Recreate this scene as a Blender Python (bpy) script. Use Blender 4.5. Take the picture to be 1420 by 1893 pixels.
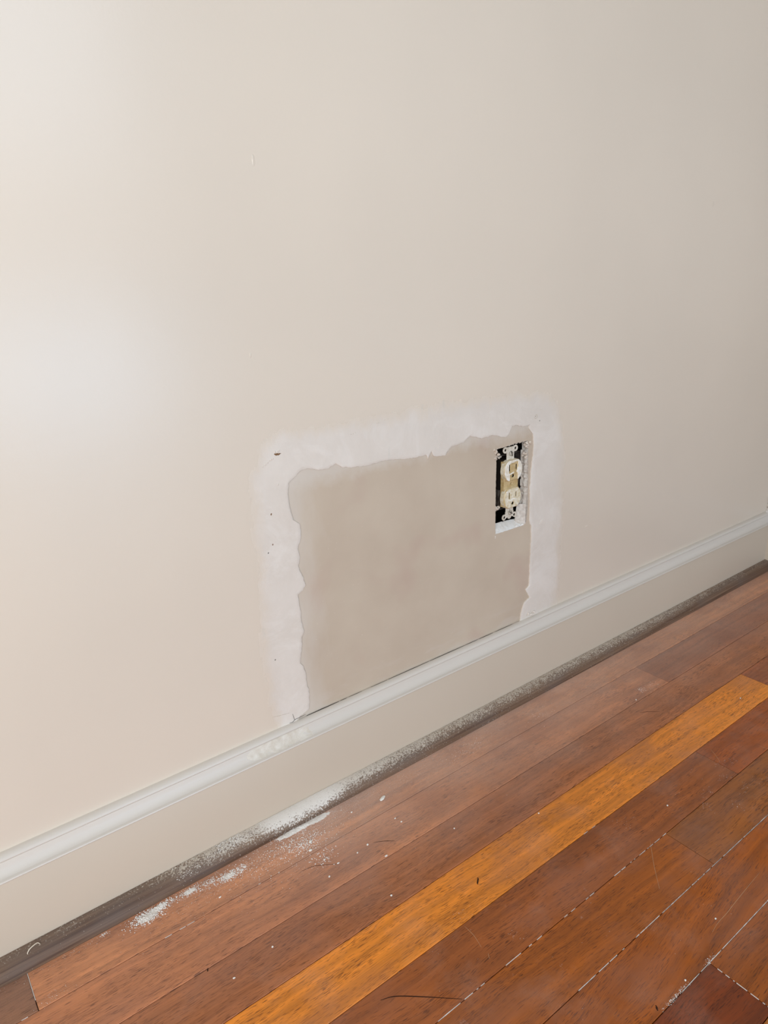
import bpy, bmesh, math, random
import numpy as np
from mathutils import Vector, Matrix, noise as mnoise
from mathutils.geometry import tessellate_polygon

for o in list(bpy.data.objects):
    bpy.data.objects.remove(o)
scene = bpy.context.scene
COL = scene.collection
PI = math.pi

# ------------------------------------------------------------------ camera
def cam_matrix(yaw, pit, rol):
    return Matrix.Rotation(yaw, 4, 'Z') @ Matrix.Rotation(pit, 4, 'X') @ Matrix.Rotation(rol, 4, 'Z')
cd = bpy.data.cameras.new('camera')
cd.sensor_fit = 'VERTICAL'
cd.sensor_height = 36.0
cd.lens = 36.0 * 1323.88 / 1893.0
cd.clip_start = 0.02
cam = bpy.data.objects.new('camera', cd)
COL.objects.link(cam)
cam.matrix_world = Matrix.Translation((0, -0.64513, 0.60913)) @ cam_matrix(-0.635823, 1.246848, -0.040635)
scene.camera = cam

# ------------------------------------------------------------------ light
scene.view_settings.view_transform = 'Standard'
scene.view_settings.look = 'None'
scene.view_settings.gamma = 1.0
scene.view_settings.use_curve_mapping = False
scene.view_settings.exposure = -0.09
world = bpy.data.worlds.new('world')
scene.world = world
world.use_nodes = True
world.node_tree.nodes['Background'].inputs[0].default_value = (0.75, 0.87, 1.0, 1)
world.node_tree.nodes['Background'].inputs[1].default_value = 1.0

def area(name, loc, target, sx, sy, power, color, spread=PI):
    l = bpy.data.lights.new(name, 'AREA')
    l.shape = 'RECTANGLE'; l.size = sx; l.size_y = sy
    l.energy = power; l.color = color; l.spread = spread
    o = bpy.data.objects.new(name, l); COL.objects.link(o)
    o.location = loc
    o.rotation_euler = (Vector(target) - Vector(loc)).to_track_quat('-Z', 'Y').to_euler()
    return o
# added lights, with an unseen bay window and glazed door made up around them
RX0, RX1, RY0, RZ1 = -1.35, 1.452, -2.25, 2.44
WIN1 = (0.30, 1.05, 0.06, 2.00)         # x0, x1, z0, z1 unseen door in the front wall, placed for the wall sheen
WIN1_RAIL = (0.50, 1.02)                # middle rail, put in to split that sheen in two
BAY = ((-1.35, -1.05), (-0.45, -1.95))  # slanting bay wall added to house the left light, from the left wall to the return
BWIN = (0.24, 1.04, 0.30, 1.70)         # start and end along the bay wall, sill and head
wx = (WIN1[0]+WIN1[1])/2
area('added_sheen_light', (wx, RY0-0.03, (WIN1[2]+WIN1_RAIL[0])/2), (wx, 0, (WIN1[2]+WIN1_RAIL[0])/2), WIN1[1]-WIN1[0], WIN1_RAIL[0]-WIN1[2], 6.5, (0.36, 0.66, 1.0))  # two blue lamps added for the sheen patches on the wall
area('added_sheen_light', (wx, RY0-0.03, (WIN1[3]+WIN1_RAIL[1])/2), (wx, 0, (WIN1[3]+WIN1_RAIL[1])/2), WIN1[1]-WIN1[0], WIN1[3]-WIN1_RAIL[1], 6.0, (0.36, 0.66, 1.0))
bd = (Vector(BAY[1])-Vector(BAY[0])).normalized(); bn = Vector((-bd.y, bd.x))     # along the bay wall, and into the room
bc = Vector(BAY[0])+bd*(BWIN[0]+BWIN[1])/2-bn*0.03
area('added_left_light', (bc.x, bc.y, (BWIN[2]+BWIN[3])/2), (bc.x+bn.x, bc.y+bn.y, (BWIN[2]+BWIN[3])/2),
     BWIN[1]-BWIN[0], BWIN[3]-BWIN[2], 43, (0.840, 0.89, 0.93))  # main light fitted by trial, its bay window is made up

# ------------------------------------------------------------------ helpers
def lin(r, g, b, a=1.0):
    f = lambda c: (c/255.0)/12.92 if c/255.0 <= 0.04045 else ((c/255.0+0.055)/1.055)**2.4
    return (f(r), f(g), f(b), a)

def obj(name, verts, faces, mats, parent=None, smooth=False, loc=None, midx=None):
    me = bpy.data.meshes.new(name)
    me.from_pydata([tuple(v) for v in verts], [], [tuple(f) for f in faces])
    for m in (mats if isinstance(mats, (list, tuple)) else [mats]):
        me.materials.append(m)
    if midx is not None:
        me.polygons.foreach_set('material_index', midx)
    if smooth:
        me.polygons.foreach_set('use_smooth', [True]*len(me.polygons))
    me.update()
    o = bpy.data.objects.new(name, me); COL.objects.link(o)
    if parent: o.parent = parent
    if loc: o.location = loc
    return o

def from_bm(name, bm, mats, parent=None, smooth=False, loc=None):
    bmesh.ops.recalc_face_normals(bm, faces=bm.faces)
    me = bpy.data.meshes.new(name); bm.to_mesh(me); bm.free()
    for m in (mats if isinstance(mats, (list, tuple)) else [mats]):
        me.materials.append(m)
    if smooth:
        me.polygons.foreach_set('use_smooth', [True]*len(me.polygons))
    o = bpy.data.objects.new(name, me); COL.objects.link(o)
    if parent: o.parent = parent
    if loc: o.location = loc
    return o

def empty(name, loc, label, cat, group=None):
    o = bpy.data.objects.new(name, None); COL.objects.link(o)
    o.empty_display_size = 0.01
    o.location = loc
    tag(o, label, cat, group)
    return o

def tag(o, label, cat, group=None, kind=None):
    o['label'] = label; o['category'] = cat
    if group: o['group'] = group
    if kind: o['kind'] = kind
    return o

def struct(o, label=None, cat=None):
    o['kind'] = 'structure'
    if label: o['label'] = label
    if cat: o['category'] = cat
    return o

def boxbm(bm, x0, x1, y0, y1, z0, z1, mi=0):
    v = [bm.verts.new(p) for p in ((x0,y0,z0),(x1,y0,z0),(x1,y1,z0),(x0,y1,z0),(x0,y0,z1),(x1,y0,z1),(x1,y1,z1),(x0,y1,z1))]
    for f in ((0,3,2,1),(4,5,6,7),(0,1,5,4),(1,2,6,5),(2,3,7,6),(3,0,4,7)):
        bm.faces.new([v[i] for i in f]).material_index = mi

def box(name, x0, x1, y0, y1, z0, z1, mat, parent=None, bev=0, loc=None):
    bm = bmesh.new(); boxbm(bm, x0, x1, y0, y1, z0, z1)
    if bev:
        bmesh.ops.bevel(bm, geom=list(bm.edges), offset=bev, segments=2, affect='EDGES', profile=0.5)
    return from_bm(name, bm, mat, parent, loc=loc)

def plate(name, outline, holes, yf, yb, mats, parent=None, loc=None, bev=0.0, cut_index=0, bottom=True, hole_index=None, bottom_index=0):
    """A plate in the xz plane: outline and holes are lists of (x, z); front at yf, back at yb (yf < yb)."""
    loops = [outline] + holes
    verts, faces, mi = [], [], []
    rings = []
    for k, lp in enumerate(loops):
        sgn = 1 if k == 0 else -1
        n = len(lp)
        c = np.array(lp)
        if bev:
            area2 = sum(c[i][0]*c[(i+1)%n][1]-c[(i+1)%n][0]*c[i][1] for i in range(n))
            o_ = 1 if area2 > 0 else -1
            ins = []
            for i in range(n):
                d = c[(i+1)%n]-c[i-1]; d = d/(np.linalg.norm(d)+1e-12)
                nrm = np.array([-d[1], d[0]])*o_*sgn      # points into the solid
                ins.append(c[i]+nrm*bev)
            front = ins
            b0 = len(verts); verts += [(p[0], yf, p[1]) for p in front]
            b1 = len(verts); verts += [(p[0], yf+bev, p[1]) for p in lp]
        else:
            front = lp
            b0 = b1 = len(verts); verts += [(p[0], yf, p[1]) for p in lp]
        b2 = len(verts); verts += [(p[0], yb, p[1]) for p in lp]
        rings.append((b0, b1, b2, n, front))
        ci = cut_index if (k == 0 or hole_index is None) else hole_index
        for i in range(n):
            j = (i+1) % n
            if bev:
                faces.append((b0+i, b0+j, b1+j, b1+i)); mi.append(0)
            faces.append((b1+i, b1+j, b2+j, b2+i)); mi.append(ci)
    polys = [[Vector((p[0], p[1], 0)) for p in r[4]] for r in rings]
    tris = tessellate_polygon(polys)
    idx = []
    for r in rings: idx += [r[0]+i for i in range(r[3])]
    for t in tris: faces.append(tuple(idx[i] for i in t)); mi.append(0)
    if bottom:
        idx = []
        for r in rings: idx += [r[2]+i for i in range(r[3])]
        polys = [[Vector((verts[r[2]+i][0], verts[r[2]+i][2], 0)) for i in range(r[3])] for r in rings]
        for t in tessellate_polygon(polys): faces.append(tuple(idx[i] for i in t)); mi.append(bottom_index)
    bm = bmesh.new()
    vs = [bm.verts.new(v) for v in verts]
    for f, m_ in zip(faces, mi):
        try: bm.faces.new([vs[i] for i in f]).material_index = m_
        except ValueError: pass
    return from_bm(name, bm, mats, parent, loc=loc)

def lump(name, pts, mat, parent=None, loc=None, seed=0, sub=2, amp=0.35):
    """a rough crumbly lump: pts = (x, y, z, r, squash)"""
    bm = bmesh.new(); rnd = random.Random(seed)
    for (x, y, z, r, sq) in pts:
        R = Matrix.Rotation(rnd.uniform(0, 6), 4, (rnd.random(), rnd.random(), rnd.random()+.1))
        S = Matrix.Diagonal((rnd.uniform(.7, 1.2), rnd.uniform(.7, 1.2)*sq, rnd.uniform(.7, 1.2), 1))
        res = bmesh.ops.create_icosphere(bm, subdivisions=sub, radius=r, matrix=Matrix.Identity(4))
        off = Vector((rnd.uniform(-9, 9),)*3)
        for v in res['verts']:
            n_ = mnoise.noise(v.co/r*1.3+off)+0.5*mnoise.noise(v.co/r*3.1+off)
            v.co = Vector((x, y, z)) + (S @ (R @ (v.co*(1+amp*n_))))
    return from_bm(name, bm, mat, parent, loc=loc)

def tube(name, pts, rad, mat, parent=None, loc=None, seg=6, flat=1.0):
    bm = bmesh.new(); rings = []
    P = [Vector(p) for p in pts]
    for i, p in enumerate(P):
        d = (P[min(i+1, len(P)-1)] - P[max(i-1, 0)]).normalized()
        a = d.cross(Vector((0, 0, 1)));
        if a.length < 1e-3: a = d.cross(Vector((0, 1, 0)))
        a.normalize(); b = a.cross(d).normalized()
        r = rad*(0.25+0.75*math.sin(PI*(0.08+0.84*i/(len(P)-1))))
        rings.append([bm.verts.new(p+a*math.cos(t)*r+b*math.sin(t)*r*flat) for t in [2*PI*k/seg for k in range(seg)]])
    for i in range(len(rings)-1):
        for k in range(seg):
            bm.faces.new((rings[i][k], rings[i][(k+1)%seg], rings[i+1][(k+1)%seg], rings[i+1][k]))
    bm.faces.new(rings[0]); bm.faces.new(rings[-1])
    return from_bm(name, bm, mat, parent, smooth=True, loc=loc)

def catmull(pts, n):
    P = [np.array(p, float) for p in pts]; P = [2*P[0]-P[1]]+P+[2*P[-1]-P[-2]]; out = []
    for i in range(1, len(P)-2):
        for k in range(n):
            t = k/n
            out.append(0.5*((2*P[i])+(-P[i-1]+P[i+1])*t+(2*P[i-1]-5*P[i]+4*P[i+1]-P[i+2])*t*t+(-P[i-1]+3*P[i]-3*P[i+1]+P[i+2])*t**3))
    out.append(P[-2]); return out

# ------------------------------------------------------------------ node helper
class NT:
    def __init__(s, name):
        s.m = bpy.data.materials.new(name); s.m.use_nodes = True
        s.t = s.m.node_tree; s.n = s.t.nodes; s.l = s.t.links
        s.b = s.n['Principled BSDF']; s._c = None
    def new(s, typ, **kw):
        n = s.n.new(typ)
        for k, v in kw.items(): setattr(n, k, v)
        return n
    def put(s, v, sock):
        if isinstance(v, (int, float)): sock.default_value = v
        elif isinstance(v, (tuple, list)): sock.default_value = v
        else: s.l.new(v, sock)
    def co(s):
        if s._c is None: s._c = s.new('ShaderNodeTexCoord').outputs['Object']
        return s._c
    def sep(s, v):
        n = s.new('ShaderNodeSeparateXYZ'); s.put(v, n.inputs[0]); return n.outputs
    def comb(s, x, y, z):
        n = s.new('ShaderNodeCombineXYZ')
        for i, v in enumerate((x, y, z)): s.put(v, n.inputs[i])
        return n.outputs[0]
    def math(s, op, a, b=0.0, c=0.0, clamp=False):
        n = s.new('ShaderNodeMath', operation=op, use_clamp=clamp)
        s.put(a, n.inputs[0]); s.put(b, n.inputs[1]); s.put(c, n.inputs[2]); return n.outputs[0]
    def vmul(s, v, k):
        n = s.new('ShaderNodeVectorMath', operation='MULTIPLY'); s.put(v, n.inputs[0]); s.put(k, n.inputs[1]); return n.outputs[0]
    def vadd(s, v, k):
        n = s.new('ShaderNodeVectorMath', operation='ADD'); s.put(v, n.inputs[0]); s.put(k, n.inputs[1]); return n.outputs[0]
    def noise(s, v, scale, detail=3, rough=0.5, dist=0.0):
        n = s.new('ShaderNodeTexNoise'); s.put(v, n.inputs['Vector']); n.inputs['Scale'].default_value = scale
        n.inputs['Detail'].default_value = detail; n.inputs['Roughness'].default_value = rough
        n.inputs['Distortion'].default_value = dist; return n.outputs['Fac']
    def map(s, v, a, b, c=0.0, d=1.0, smooth=False):
        n = s.new('ShaderNodeMapRange'); n.clamp = True
        if smooth: n.interpolation_type = 'SMOOTHSTEP'
        s.put(v, n.inputs[0])
        for i, k in enumerate((a, b, c, d)): s.put(k, n.inputs[i+1])
        return n.outputs[0]
    def ramp(s, v, stops):
        n = s.new('ShaderNodeValToRGB'); e = n.color_ramp.elements
        while len(e) < len(stops): e.new(0.5)
        for i, (p, c) in enumerate(stops):
            e[i].position = p; e[i].color = c if isinstance(c, tuple) else (c, c, c, 1)
        s.put(v, n.inputs[0]); return n.outputs[0]
    def mix(s, f, a, b, blend='MIX'):
        n = s.new('ShaderNodeMix', data_type='RGBA', blend_type=blend); n.clamp_factor = True
        s.put(f, n.inputs['Factor']); s.put(a, n.inputs['A']); s.put(b, n.inputs['B']); return n.outputs['Result']
    def attr(s, name):
        return s.new('ShaderNodeAttribute', attribute_name=name).outputs
    def bump(s, h, strength=0.3, dist=0.001):
        n = s.new('ShaderNodeBump'); n.inputs['Strength'].default_value = strength; n.inputs['Distance'].default_value = dist
        s.put(h, n.inputs['Height']); s.l.new(n.outputs[0], s.b.inputs['Normal'])
    def done(s, color, rough=0.5, spec=0.5, metal=0.0):
        s.put(color, s.b.inputs['Base Color']); s.put(rough, s.b.inputs['Roughness'])
        s.put(spec, s.b.inputs['Specular IOR Level']); s.put(metal, s.b.inputs['Metallic']); return s.m

# ------------------------------------------------------------------ materials
WALLC = lin(227, 212, 194)
def paint_mat(name, c, rough=0.38, spec=0.5, bump=0.12, var=6):
    n = NT(name)
    v = n.noise(n.co(), 2.2, 3, 0.5)
    c2 = tuple(x*(1-var/100.0) for x in c[:3])+(1,)
    col = n.mix(n.map(v, 0.35, 0.65), c, c2)
    h = n.math('ADD', n.noise(n.co(), 260, 3, 0.55), n.math('MULTIPLY', n.noise(n.co(), 22, 2), 2.0))
    n.bump(h, bump, 0.0006)
    return n.done(col, rough, spec)
M_wall = paint_mat('wall_paint', WALLC, 0.27, 0.6)
M_base = paint_mat('baseboard_paint', lin(209, 192, 172), 0.42, 0.4, 0.10)
M_cap = paint_mat('cap_paint', lin(220, 210, 198), 0.34, 0.5, 0.16, 4)
M_room = paint_mat('room_paint', lin(96, 100, 106), 0.6, 0.3)
M_ceil = paint_mat('ceiling_paint', lin(150, 152, 156), 0.8, 0.2)

def patch_paper():
    n = NT('drywall_paper')
    p = n.sep(n.co())
    big = n.noise(n.co(), 9, 4, 0.55)
    col = n.mix(n.map(big, 0.3, 0.7), lin(206, 189, 168), lin(196, 177, 156))
    pink = n.noise(n.vadd(n.co(), (3, 1, 7)), 13, 2)
    col = n.mix(n.map(pink, 0.58, 0.72, 0, 0.35), col, lin(190, 157, 143))
    # thin compound residue wiped along the left and lower edge
    edge = n.math('ADD', p[0], n.math('MULTIPLY', n.noise(n.vmul(n.co(), (1, 1, 0.35)), 38, 4, 0.6), 0.07))
    sm = n.map(edge, 0.385, 0.425, 0.55, 0.0)
    col = n.mix(sm, col, lin(214, 204, 192))
    tz = n.math('ADD', p[2], n.math('MULTIPLY', n.noise(n.vmul(n.co(), (1, 1, 0.8)), 60, 4, 0.65), 0.03))
    col = n.mix(n.map(tz, 0.402, 0.418, 0.0, 0.6), col, lin(214, 204, 192))
    low = n.math('MULTIPLY', n.map(p[2], 0.125, 0.155, 1, 0), n.map(n.noise(n.vmul(n.co(), (.6, 1, 2.2)), 30, 4), 0.5, 0.62, 0, 0.3))
    col = n.mix(low, col, lin(212, 200, 188))
    sp = n.noise(n.co(), 420, 2)
    col = n.mix(n.map(sp, 0.72, 0.78, 0, 0.35), col, lin(226, 216, 200))
    n.bump(n.noise(n.co(), 500, 3), 0.12, 0.0004)
    return n.done(col, 0.62, 0.3)
M_paper = patch_paper()

def plaster(name, c1, c2, rough=0.85, scale=60, bump=0.5):
    n = NT(name)
    v = n.noise(n.co(), scale, 4, 0.6)
    n.bump(n.noise(n.co(), 900, 4, 0.7), bump, 0.0008)
    return n.done(n.mix(n.map(v, 0.35, 0.65), c1, c2), rough, 0.2)
M_gyp = plaster('gypsum', lin(248, 245, 240), lin(235, 226, 216))
M_lump = plaster('crumbled_plaster', lin(232, 218, 202), lin(192, 174, 156), scale=300)
M_dust = plaster('plaster_dust', lin(246, 240, 232), lin(232, 224, 214), bump=0.2)
M_chip = plaster('plaster_chip', lin(245, 240, 230), lin(232, 224, 212), bump=0.3)
M_smear = plaster('compound_smear', lin(232, 224, 212), lin(216, 204, 188), scale=120, bump=0.6)
M_torn = plaster('torn_edge', lin(226, 216, 204), lin(200, 187, 174), scale=220, bump=0.7)

def compound():
    n = NT('joint_compound')
    t = n.attr('feather')[2]
    p = n.co()
    v = n.noise(p, 16, 4, 0.6)
    col = n.mix(n.map(v, 0.3, 0.7), lin(229, 218, 206), lin(220, 208, 195))
    wv = n.mix(n.map(n.noise(p, 2.2, 3, 0.5), 0.35, 0.65), WALLC, tuple(c_*0.94 for c_ in WALLC[:3])+(1,))
    tro = n.noise(n.vmul(p, (1, 1, 1)), 11, 5, 0.75, 1.2)
    col = n.mix(n.map(tro, 0.48, 0.62, 0, 0.45), col, lin(235, 226, 216))
    streak = n.noise(n.vmul(p, (1.0, 1, 0.5)), 45, 4, 0.6, 0.4)
    f = n.math('ADD', t, n.math('MULTIPLY', n.math('SUBTRACT', streak, 0.5), 0.55))
    col = n.mix(n.map(f, 0.66, 1.0, 0, 1, True), col, wv)
    g = n.noise(n.vmul(p, (3, 1, .6)), 30, 3)
    col = n.mix(n.map(g, 0.66, 0.78, 0, 0.25), col, lin(188, 190, 180))
    h = n.math('ADD', n.noise(p, 300, 3), n.math('MULTIPLY', n.noise(n.vmul(p, (1, 1, 1)), 40, 3), 2.5))
    n.bump(h, 0.22, 0.0007)
    return n.done(col, n.map(f, 0.4, 0.95, 0.62, 0.27), n.map(f, 0.4, 0.95, 0.35, 0.6))
M_comp = compound()

def plain(name, c, rough, spec=0.5, metal=0.0, var=None, vs=200, bump=0.0):
    n = NT(name)
    col = c
    if var: col = n.mix(n.map(n.noise(n.co(), vs, 4, 0.6), 0.42, 0.6), c, var)
    if bump: n.bump(n.noise(n.co(), 700, 3), bump, 0.0006)
    return n.done(col, rough, spec, metal)
M_ivory = plain('ivory_plastic', lin(205, 180, 134), 0.35, 0.5, 0, lin(186, 158, 108), 160)
M_ivorypaint = plain('painted_ivory', lin(236, 226, 204), 0.4, 0.5, 0, lin(214, 196, 158), 220, 0.3)
M_crust = plain('paint_crust', lin(246, 240, 228), 0.45, 0.5, 0, lin(226, 214, 192), 320, 0.5)
M_strap = plain('painted_strap', lin(224, 214, 198), 0.5, 0.5, 0.0, lin(200, 187, 168), 400, 0.5)
M_screw = plain('screw_head', lin(205, 196, 180), 0.45, 0.5, 0.2, lin(150, 138, 120), 600, 0.3)
M_black = plain('slot_shadow', lin(30, 24, 20), 0.9, 0.1)
M_boxm = plain('box_steel', lin(96, 88, 80), 0.6, 0.4, 0.6, lin(58, 50, 44), 90)
M_cavity = plain('wall_cavity_lath', lin(52, 42, 34), 0.95, 0.1, 0, lin(34, 27, 22), 40)
M_brown = plain('rusty_brown', lin(132, 100, 72), 0.9, 0.1)
M_curl = plain('pale_shaving', lin(232, 218, 196), 0.6, 0.3)
M_dark = plain('dark_scuff', lin(58, 36, 26), 0.9, 0.1)
M_scr = plain('pale_scratch', lin(196, 150, 112), 0.8, 0.2)

def floor_mat():
    n = NT('oak_floor')
    pc = n.attr('pcol')[0]; po = n.attr('poff')[1]
    P = n.co(); p = n.sep(P); o = n.sep(po)
    x = p[0]; y = n.math('ADD', p[1], n.math('MULTIPLY', p[0], o[2]))
    q = n.vadd(n.comb(x, y, 0.0), n.comb(n.math('MULTIPLY', o[0], 7.0), n.math('MULTIPLY', o[1], 7.0), n.math('MULTIPLY', o[0], 3.0)))
    warp = n.math('MULTIPLY', n.math('SUBTRACT', n.noise(n.vmul(q, (1, 2.5, 1)), 9, 2), 0.5), 0.014)
    qs = n.sep(q)
    q2 = n.comb(qs[0], n.math('ADD', qs[1], warp), qs[2])
    # growth bands
    band = n.noise(n.vmul(q2, (2.2, 95, 1)), 1.0, 4, 0.6, 0.3)
    col = n.mix(n.map(band, 0.35, 0.68), n.mix(1.0, pc, (1.22, 1.16, 1.08, 1), 'MULTIPLY'), n.mix(1.0, pc, (0.70, 0.66, 0.62, 1), 'MULTIPLY'))
    # cloudy colour variation
    cl = n.noise(n.vmul(q, (1, 2.4, 1)), 11, 3, 0.55)
    col = n.mix(n.map(cl, 0.52, 0.74, 0, 0.55), col, n.mix(1.0, pc, (0.58, 0.55, 0.60, 1), 'MULTIPLY'))
    cl2 = n.noise(n.vadd(n.vmul(q, (1, 1.8, 1)), (4, 4, 4)), 15, 3, 0.55)
    col = n.mix(n.map(cl2, 0.56, 0.74, 0, 0.45), col, n.mix(1.0, pc, (1.28, 1.20, 1.02, 1), 'MULTIPLY'))
    # open pores, short dark dashes along the grain
    por = n.noise(n.vmul(q2, (105, 1500, 1)), 1.0, 1.5, 0.5)
    den = n.noise(n.vmul(q2, (10, 60, 1)), 1.0, 2, 0.5)
    thr = n.map(den, 0.35, 0.65, 0.67, 0.54)
    pm = n.map(n.math('SUBTRACT', por, thr), 0.0, 0.06)
    por2 = n.noise(n.vadd(n.vmul(q2, (62, 950, 1)), (11, 3, 5)), 1.0, 1.0, 0.5)
    pm2 = n.map(por2, 0.65, 0.71, 0, 0.9)
    pm = n.math('MAXIMUM', pm, pm2)
    col = n.mix(n.math('MULTIPLY', pm, 0.85), col, n.mix(1.0, pc, (0.32, 0.25, 0.20, 1), 'MULTIPLY'))
    fs_ = n.noise(n.vmul(q2, (16, 1100, 1)), 1.0, 2, 0.5)
    col = n.mix(n.map(fs_, 0.45, 0.68, 0, 0.5), col, n.mix(1.0, col, (0.70, 0.64, 0.58, 1), 'MULTIPLY'))
    # settled plaster dust, thickest beside the moulding
    fine = n.noise(P, 800, 3, 0.7)
    cloud = n.noise(P, 17, 4, 0.6)
    near = n.map(n.math('ADD', p[1], n.math('MULTIPLY', n.math('SUBTRACT', cloud, 0.5), 0.09)), -0.200, -0.030, 0.0, 1.0)
    alongx = n.ramp(n.map(x, 0.0, 1.5), [(0.0, 0.20), (0.10, 0.28), (0.17, 0.55), (0.22, 0.95), (0.45, 0.92), (0.62, 0.85), (0.8, 0.74), (1.0, 0.60)])
    d = n.math('MULTIPLY', n.math('POWER', near, 1.25), alongx)
    d = n.math('MULTIPLY', d, n.map(fine, 0.25, 0.62, 0.35, 0.85))
    d = n.math('MAXIMUM', d, n.math('MULTIPLY', n.map(cloud, 0.52, 0.70, 0.02, 0.14), n.map(fine, 0.3, 0.7, 0.4, 1)))
    sc = n.noise(n.vadd(n.vmul(P, (1, 1, 1)), (2.3, 1.1, 0)), 26, 5, 0.72)
    d = n.math('MAXIMUM', d, n.math('MULTIPLY', n.map(sc, 0.66, 0.72, 0, 0.5), n.map(fine, 0.45, 0.6)))
    col = n.mix(d, col, lin(206, 182, 168))
    mauve = n.noise(n.vadd(n.vmul(P, (1, 1.6, 1)), (5, 2, 0)), 7, 4, 0.6)
    col = n.mix(n.map(mauve, 0.46, 0.66, 0, 0.34), col, lin(150, 108, 92))
    h = n.math('SUBTRACT', n.math('MULTIPLY', n.noise(P, 14, 2), 1.2), n.math('MULTIPLY', pm, 0.35))
    n.bump(h, 0.25, 0.0006)
    r = n.map(n.math('ADD', d, n.math('MULTIPLY', n.noise(P, 30, 3), 0.5)), 0.15, 0.75, 0.27, 0.6)
    return n.done(col, r, 0.36)
M_floor = floor_mat()

def shoe_mat():
    n = NT('dusty_stained_moulding')
    P = n.co(); p = n.sep(P)
    g = n.noise(n.vmul(P, (6, 420, 420)), 1.0, 4, 0.6)
    col = n.mix(n.map(g, 0.3, 0.7), lin(136, 108, 86), lin(84, 59, 45))
    big = n.noise(n.vmul(P, (1, 2, 2)), 14, 3)
    col = n.mix(n.map(big, 0.45, 0.7, 0, 0.5), col, lin(104, 92, 86))
    fine = n.noise(P, 520, 2.5, 0.75)
    med = n.noise(P, 120, 4, 0.6)
    ax = n.ramp(n.map(p[0], 0.0, 1.5), [(0.0, 0.02), (0.085, 0.06), (0.11, 0.34), (0.14, 0.50), (0.175, 0.62), (0.19, 0.92), (0.230, 0.95), (0.26, 0.64), (0.32, 0.50), (0.40, 0.46), (0.62, 0.44), (0.75, 0.34), (0.85, 0.20), (1.0, 0.05)])
    hz = n.map(p[2], 0.0035, 0.0155, -0.55, 0.36)
    f = n.math('ADD', n.math('ADD', ax, hz), n.math('ADD', n.math('MULTIPLY', n.math('SUBTRACT', fine, 0.5), 2.3), n.math('MULTIPLY', n.math('SUBTRACT', med, 0.5), 0.7)))
    d = n.map(f, 0.55, 0.85, 0.0, 0.88)
    film = n.math('MULTIPLY', n.map(n.math('ADD', ax, hz), 0.15, 1.1, 0.0, 0.42), 1.0)
    col = n.mix(film, col, lin(178, 160, 142))
    white = n.map(ax, 0.45, 0.85)
    col = n.mix(d, col, n.mix(white, lin(204, 190, 172), lin(240, 232, 222)))
    n.bump(n.math('ADD', n.math('MULTIPLY', d, 0.8), n.math('MULTIPLY', fine, 0.4)), 0.35, 0.0008)
    return n.done(col, n.map(d, 0, 1, 0.5, 0.9), 0.35)
M_shoe = shoe_mat()

# ------------------------------------------------------------------ floor (one mesh of boards)
W = 0.05715; S1 = -0.07834
rnd = random.Random(5)
def sc_(c, k): return tuple(x*k for x in c[:3])+(1,)
TONES = [lin(168, 104, 56), lin(150, 88, 44), lin(190, 118, 50), lin(142, 82, 40), lin(172, 102, 48), lin(130, 76, 40)]
fixed = {   # row: list of (x_start, x_end, colour, skew)
    1: [(-0.9, 0.0157, lin(149, 104, 77), 0.02), (0.0157, 1.452, lin(216, 143, 94), 0.01)],
    2: [(-1.0, 0.902, lin(200, 130, 86), 0.02), (0.902, 1.452, lin(166, 103, 68), 0.0)],
    3: [(-0.5, 1.3, lin(176, 110, 68), 0.015)],
    4: [(-0.35, 1.004, lin(232, 142, 46), 0.02), (1.004, 1.452, lin(165, 94, 54), 0.0)],
    5: [(-0.3, 0.781, lin(161, 90, 39), 0.03), (0.781, 1.452, lin(173, 89, 29), 0.03)],
    6: [(-0.2, 0.624, lin(166, 90, 22), 0.04), (0.624, 1.3, lin(159, 93, 34), 0.03)],
    7: [(-0.1, 0.95, lin(163, 85, 9), -0.09)],
    8: [(-0.4, 0.5135, lin(126, 56, 13), 0.05), (0.5135, 1.3, lin(150, 79, 18), -0.04)],
}
verts, faces, fc, fo = [], [], [], []
def board(x0, x1, y0, y1, col, off):
    g = 0.00034; b = 0.0004
    i = len(verts)
    for (dx, z) in ((g+b, 0.0), (g, -0.0004), (g, -0.004)):
        for (px, py) in ((x0+dx, y0+dx), (x1-dx, y0+dx), (x1-dx, y1-dx), (x0+dx, y1-dx)):
            verts.append((px, py, z))
    fs = [(i, i+1, i+2, i+3)]
    for r in (0, 4):
        for k in range(4):
            a, c_ = i+r+k, i+r+(k+1) % 4
            fs.append((a+4, c_+4, c_, a))
    for f in fs: faces.append(f); fc.append(col); fo.append(off)
row = 0
while True:
    yt = S1 + W*(2-row); yb = yt - W        # row 1 lies between S1+W and S1
    if yt < RY0: break
    segs = list(fixed.get(row, []))
    if segs:
        x = segs[-1][1]; start = segs[0][0]
    else:
        start = x = RX0 - rnd.uniform(0, .5)
    while x < RX1:
        L = rnd.uniform(0.45, 1.3); segs.append((x, min(x+L, RX1+0.1), rnd.choice(TONES), rnd.uniform(-.04, .04))); x += L
    while start > RX0:
        L = rnd.uniform(0.45, 1.0); segs.append((start-L, start, rnd.choice(TONES), rnd.uniform(-.04, .04))); start -= L
    for (a, b, c, sk) in segs:
        a = max(a, RX0-0.02); b = min(b, RX1+0.02)
        if b-a < 0.01: continue
        board(a, b, max(yb, RY0-0.02), min(yt, 0.02), c, (rnd.random(), rnd.random(), sk, 1))
    row += 1
i = len(verts)
verts += [(RX0-0.02, RY0-0.02, -0.004), (RX1+0.02, RY0-0.02, -0.004), (RX1+0.02, 0.02, -0.004), (RX0-0.02, 0.02, -0.004)]
verts += [(a, b, -0.03) for (a, b, _) in verts[i:i+4]]
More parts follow.
